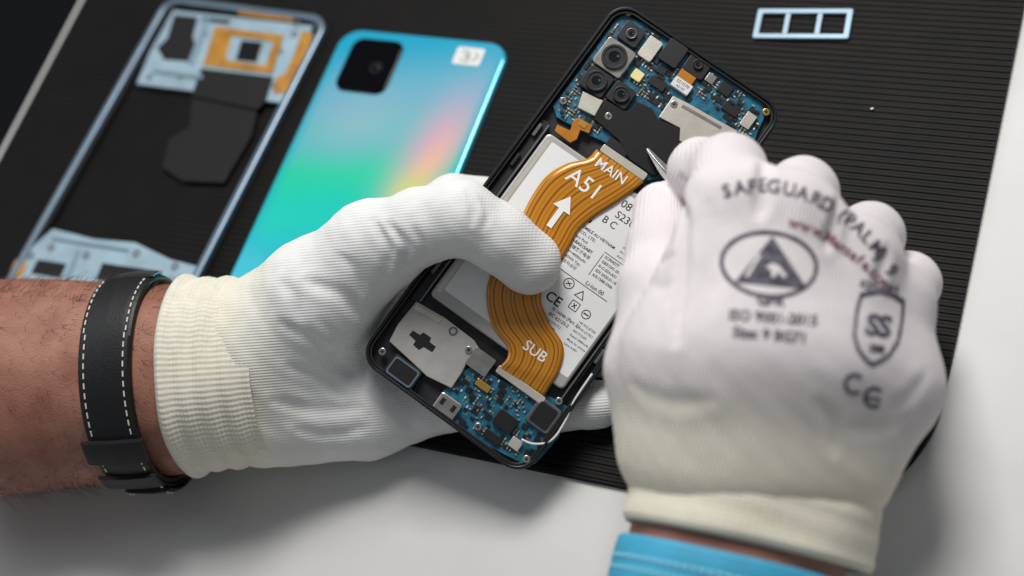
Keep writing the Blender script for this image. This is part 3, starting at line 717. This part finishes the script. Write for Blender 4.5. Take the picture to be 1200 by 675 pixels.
ci=MB().prism(rrect(u,vv,cw*.98,cw*1.06,5.5,8),2.0,3.3).build('camera_window',m_cwin,cov,bevel=.5)
MB().ring(circ(u+4.2,vv-1.0,3.0,28),circ(u+4.2,vv-1.0,2.4,28),3.2,3.36).build('lens_rim',m_black,ci)
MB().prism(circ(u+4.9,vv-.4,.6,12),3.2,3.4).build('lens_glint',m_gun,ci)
u,vv=CF.loc(549,66,2.3); stk=MB().prism(rrect(u,vv,14,9.5,1.2,4),2.1,2.35).build('sticker',m_white,cov)
MB().tube(smoothpts([(u-4,vv+2.2,2.4),(u-1,vv+2.6,2.4),(u+.5,vv+.8,2.4),(u-2,vv+.1,2.4),(u+.8,vv-1,2.4),(u-.5,vv-2.8,2.4),(u-3.4,vv-2.2,2.4)],30),.28,6).tube(smoothpts([(u+2.5,vv+2.4,2.4),(u+4.6,vv+.5,2.4),(u+2.6,vv-2.6,2.4)],16),.25,6).build('handwritten_mark',m_gun,stk)
# ---------------------------------------------------------------- mid frame
a=G(192,4,6); c=G(22,305,6); Vd=(a-c)/np.linalg.norm(a-c); Ud=np.cross(Vd,(0,0,1)); e_=G(376,45,6); Wd2=(e_-a)@Ud; topv=(G(290,8,6)-a)@Vd; Ln2=Wd2*2.1
FF=Frame(a+Ud*Wd2/2+Vd*(topv-Ln2/2)-np.array([0,0,2.8]),Ud,Vd)
mf=empty('phone_mid_frame','empty pale blue phone frame with gold patches, left of the teal cover','phone frame',frame=FF)
rl=MB().ring(rrect(0,0,Wd2,Ln2,10,10),rrect(0,0,Wd2-7,Ln2-7,7.3,10),-.1,4.2).build('rail',m_pale_rail,mf,bevel=.9)
MB().ring(rrect(0,0,Wd2-7.1,Ln2-7.1,7.2,10),rrect(0,0,Wd2-9.6,Ln2-9.6,6.2,10),-.1,2.2).build('inner_ledge',m_black,mf,bevel=.2)
def fp(name,L,z0,z1,mat,parent): return MB().prism(FF.pts(L,z1),z0,z1).build(name,mat,parent,bevel=.15)
tpz=fp('upper_plate',[(203,12),(366,30),(352,70),(333,121),(300,116),(285,112),(222,106),(160,98),(176,60)],1.2,3.0,m_pale,mf)
fp('opening',[(204,17),(232,20),(226,42),(230,58),(222,72),(192,70),(184,56),(196,44)],2.95,3.15,m_tape,tpz)
MB().ring(FF.pts([(252,31),(332,41),(319,86),(238,76)],3.6),FF.pts([(262,40),(321,48),(311,77),(252,68)],3.6),2.95,3.6).build('gold_patch',m_goldp,tpz)
fp('gold_patch',[(258,38),(272,40),(264,70),(250,68)],2.9,3.2,m_goldp,tpz)
fp('opening',[(283,47),(308,50),(301,73),(276,70)],2.9,3.25,m_blackg,tpz)
fp('gold_patch',[(354,36),(367,40),(352,78),(338,108),(320,110),(322,92),(334,86),(345,62)],2.9,3.3,m_goldp,tpz)
fp('gold_patch',[(280,8),(345,16),(342,25),(279,17)],2.9,3.4,m_goldp,tpz)
fp('rib',[(240,22),(246,23),(226,74),(220,73)],2.9,4.0,m_brk,tpz); fp('rib',[(180,80),(238,88),(236,92),(178,84)],2.9,3.9,m_brk,tpz); fp('opening',[(238,20),(270,23),(268,28),(236,25)],2.95,3.15,m_tape,tpz)
for px,py in ((175,90),(240,40),(345,40),(328,60),(212,90),(348,28),(322,100)):
    u,vv=FF.loc(px,py,3.2); MB().ring(circ(u,vv,1.7,18),circ(u,vv,.9,18),2.9,3.5).build('screw_boss',m_silver2,tpz)
fp('black_tape',[(236,80),(320,90),(311,118),(302,128),(224,112)],2.9,3.4,m_tape,tpz)
fp('black_tape',[(226,108),(302,124),(294,160),(270,200),(262,214),(214,212),(190,196),(198,164),(222,148)],.6,2.2,m_tape,mf)
bp_=fp('lower_plate',[(62,268),(110,280),(158,284),(200,304),(232,312),(222,332),(195,352),(12,332),(30,296)],1.2,3.0,m_pale,mf)
fp('opening',[(44,304),(78,309),(70,326),(36,320)],2.95,3.15,m_tape,bp_)
fp('opening',[(120,308),(190,318),(184,336),(112,328)],2.95,3.15,m_tape,bp_)
fp('rib',[(62,276),(150,290),(149,294),(60,280)],2.9,3.9,m_brk,bp_); fp('rib',[(88,292),(93,293),(80,326),(75,325)],2.9,3.8,m_brk,bp_)
for px,py in ((101,299),(60,290),(160,297),(205,312),(36,300)):
    u,vv=FF.loc(px,py,3.1); MB().ring(circ(u,vv,1.9,20),circ(u,vv,1.0,20),2.9,3.45).build('screw_boss',m_gun,bp_)
fp('gold_patch',[(18,304),(32,308),(24,326),(10,322)],2.9,3.3,m_goldp,bp_)
# ---------------------------------------------------------------- small three cell frame
a=G(886,14,4.2); b_=G(998,14,4.2); Uq=(b_-a)/np.linalg.norm(b_-a); 
SF=Frame(G(941,30,3.1),Uq,np.cross((0,0,1),Uq)); w_=np.linalg.norm(b_-a); h_=abs(SF.loc(941,12,1)[1]-SF.loc(941,47,1)[1])
sf=empty('metal_bracket','small pale blue bracket with three square openings, on the mat at top right','bracket',frame=SF)
k=MB(); k.ring(rrect(0,0,w_,h_,1,4),rrect(0,0,w_-5,h_-5,.6,4),0,1.6)
MB.build(k,'rim',m_brk,sf,bevel=.3)
for x in (-w_/6,w_/6): MB().box(x,0,.8,2.2,h_-4.9,1.5).build('divider',m_brk,sf,bevel=.2)
g_=G(1022,128,3.2); tag(MB().box(g_[0],g_[1],3.4,1.3,.9,.7,.5).build('metal_scrap',m_gun,bevel=.15),'tiny grey metal scrap alone on the black mat below the bracket','scrap')
# ---------------------------------------------------------------- light
w=bpy.data.worlds.new('World'); sc.world=w; w.use_nodes=True; w.node_tree.nodes['Background'].inputs[0].default_value=(.86,.92,1,1); w.node_tree.nodes['Background'].inputs[1].default_value=.19
def area(name,loc,tgt,size,en,col):
    l=bpy.data.lights.new(name,'AREA'); l.energy=en; l.size=size; l.color=col; o=bpy.data.objects.new(name,l); C.objects.link(o)
    o.location=[x*S for x in loc]; o.rotation_euler=Vector([(t-x)*S for t,x in zip(tgt,loc)]).to_track_quat('-Z','Y').to_euler()
area('ceiling_lamp',(-240,680,820),(-200,230,0),.36,8.6,(1,.98,.95))
area('added_fill_light',(-950,250,650),(-220,220,0),.6,1.5,(.93,.97,1))  # weak unseen fill added from the left side
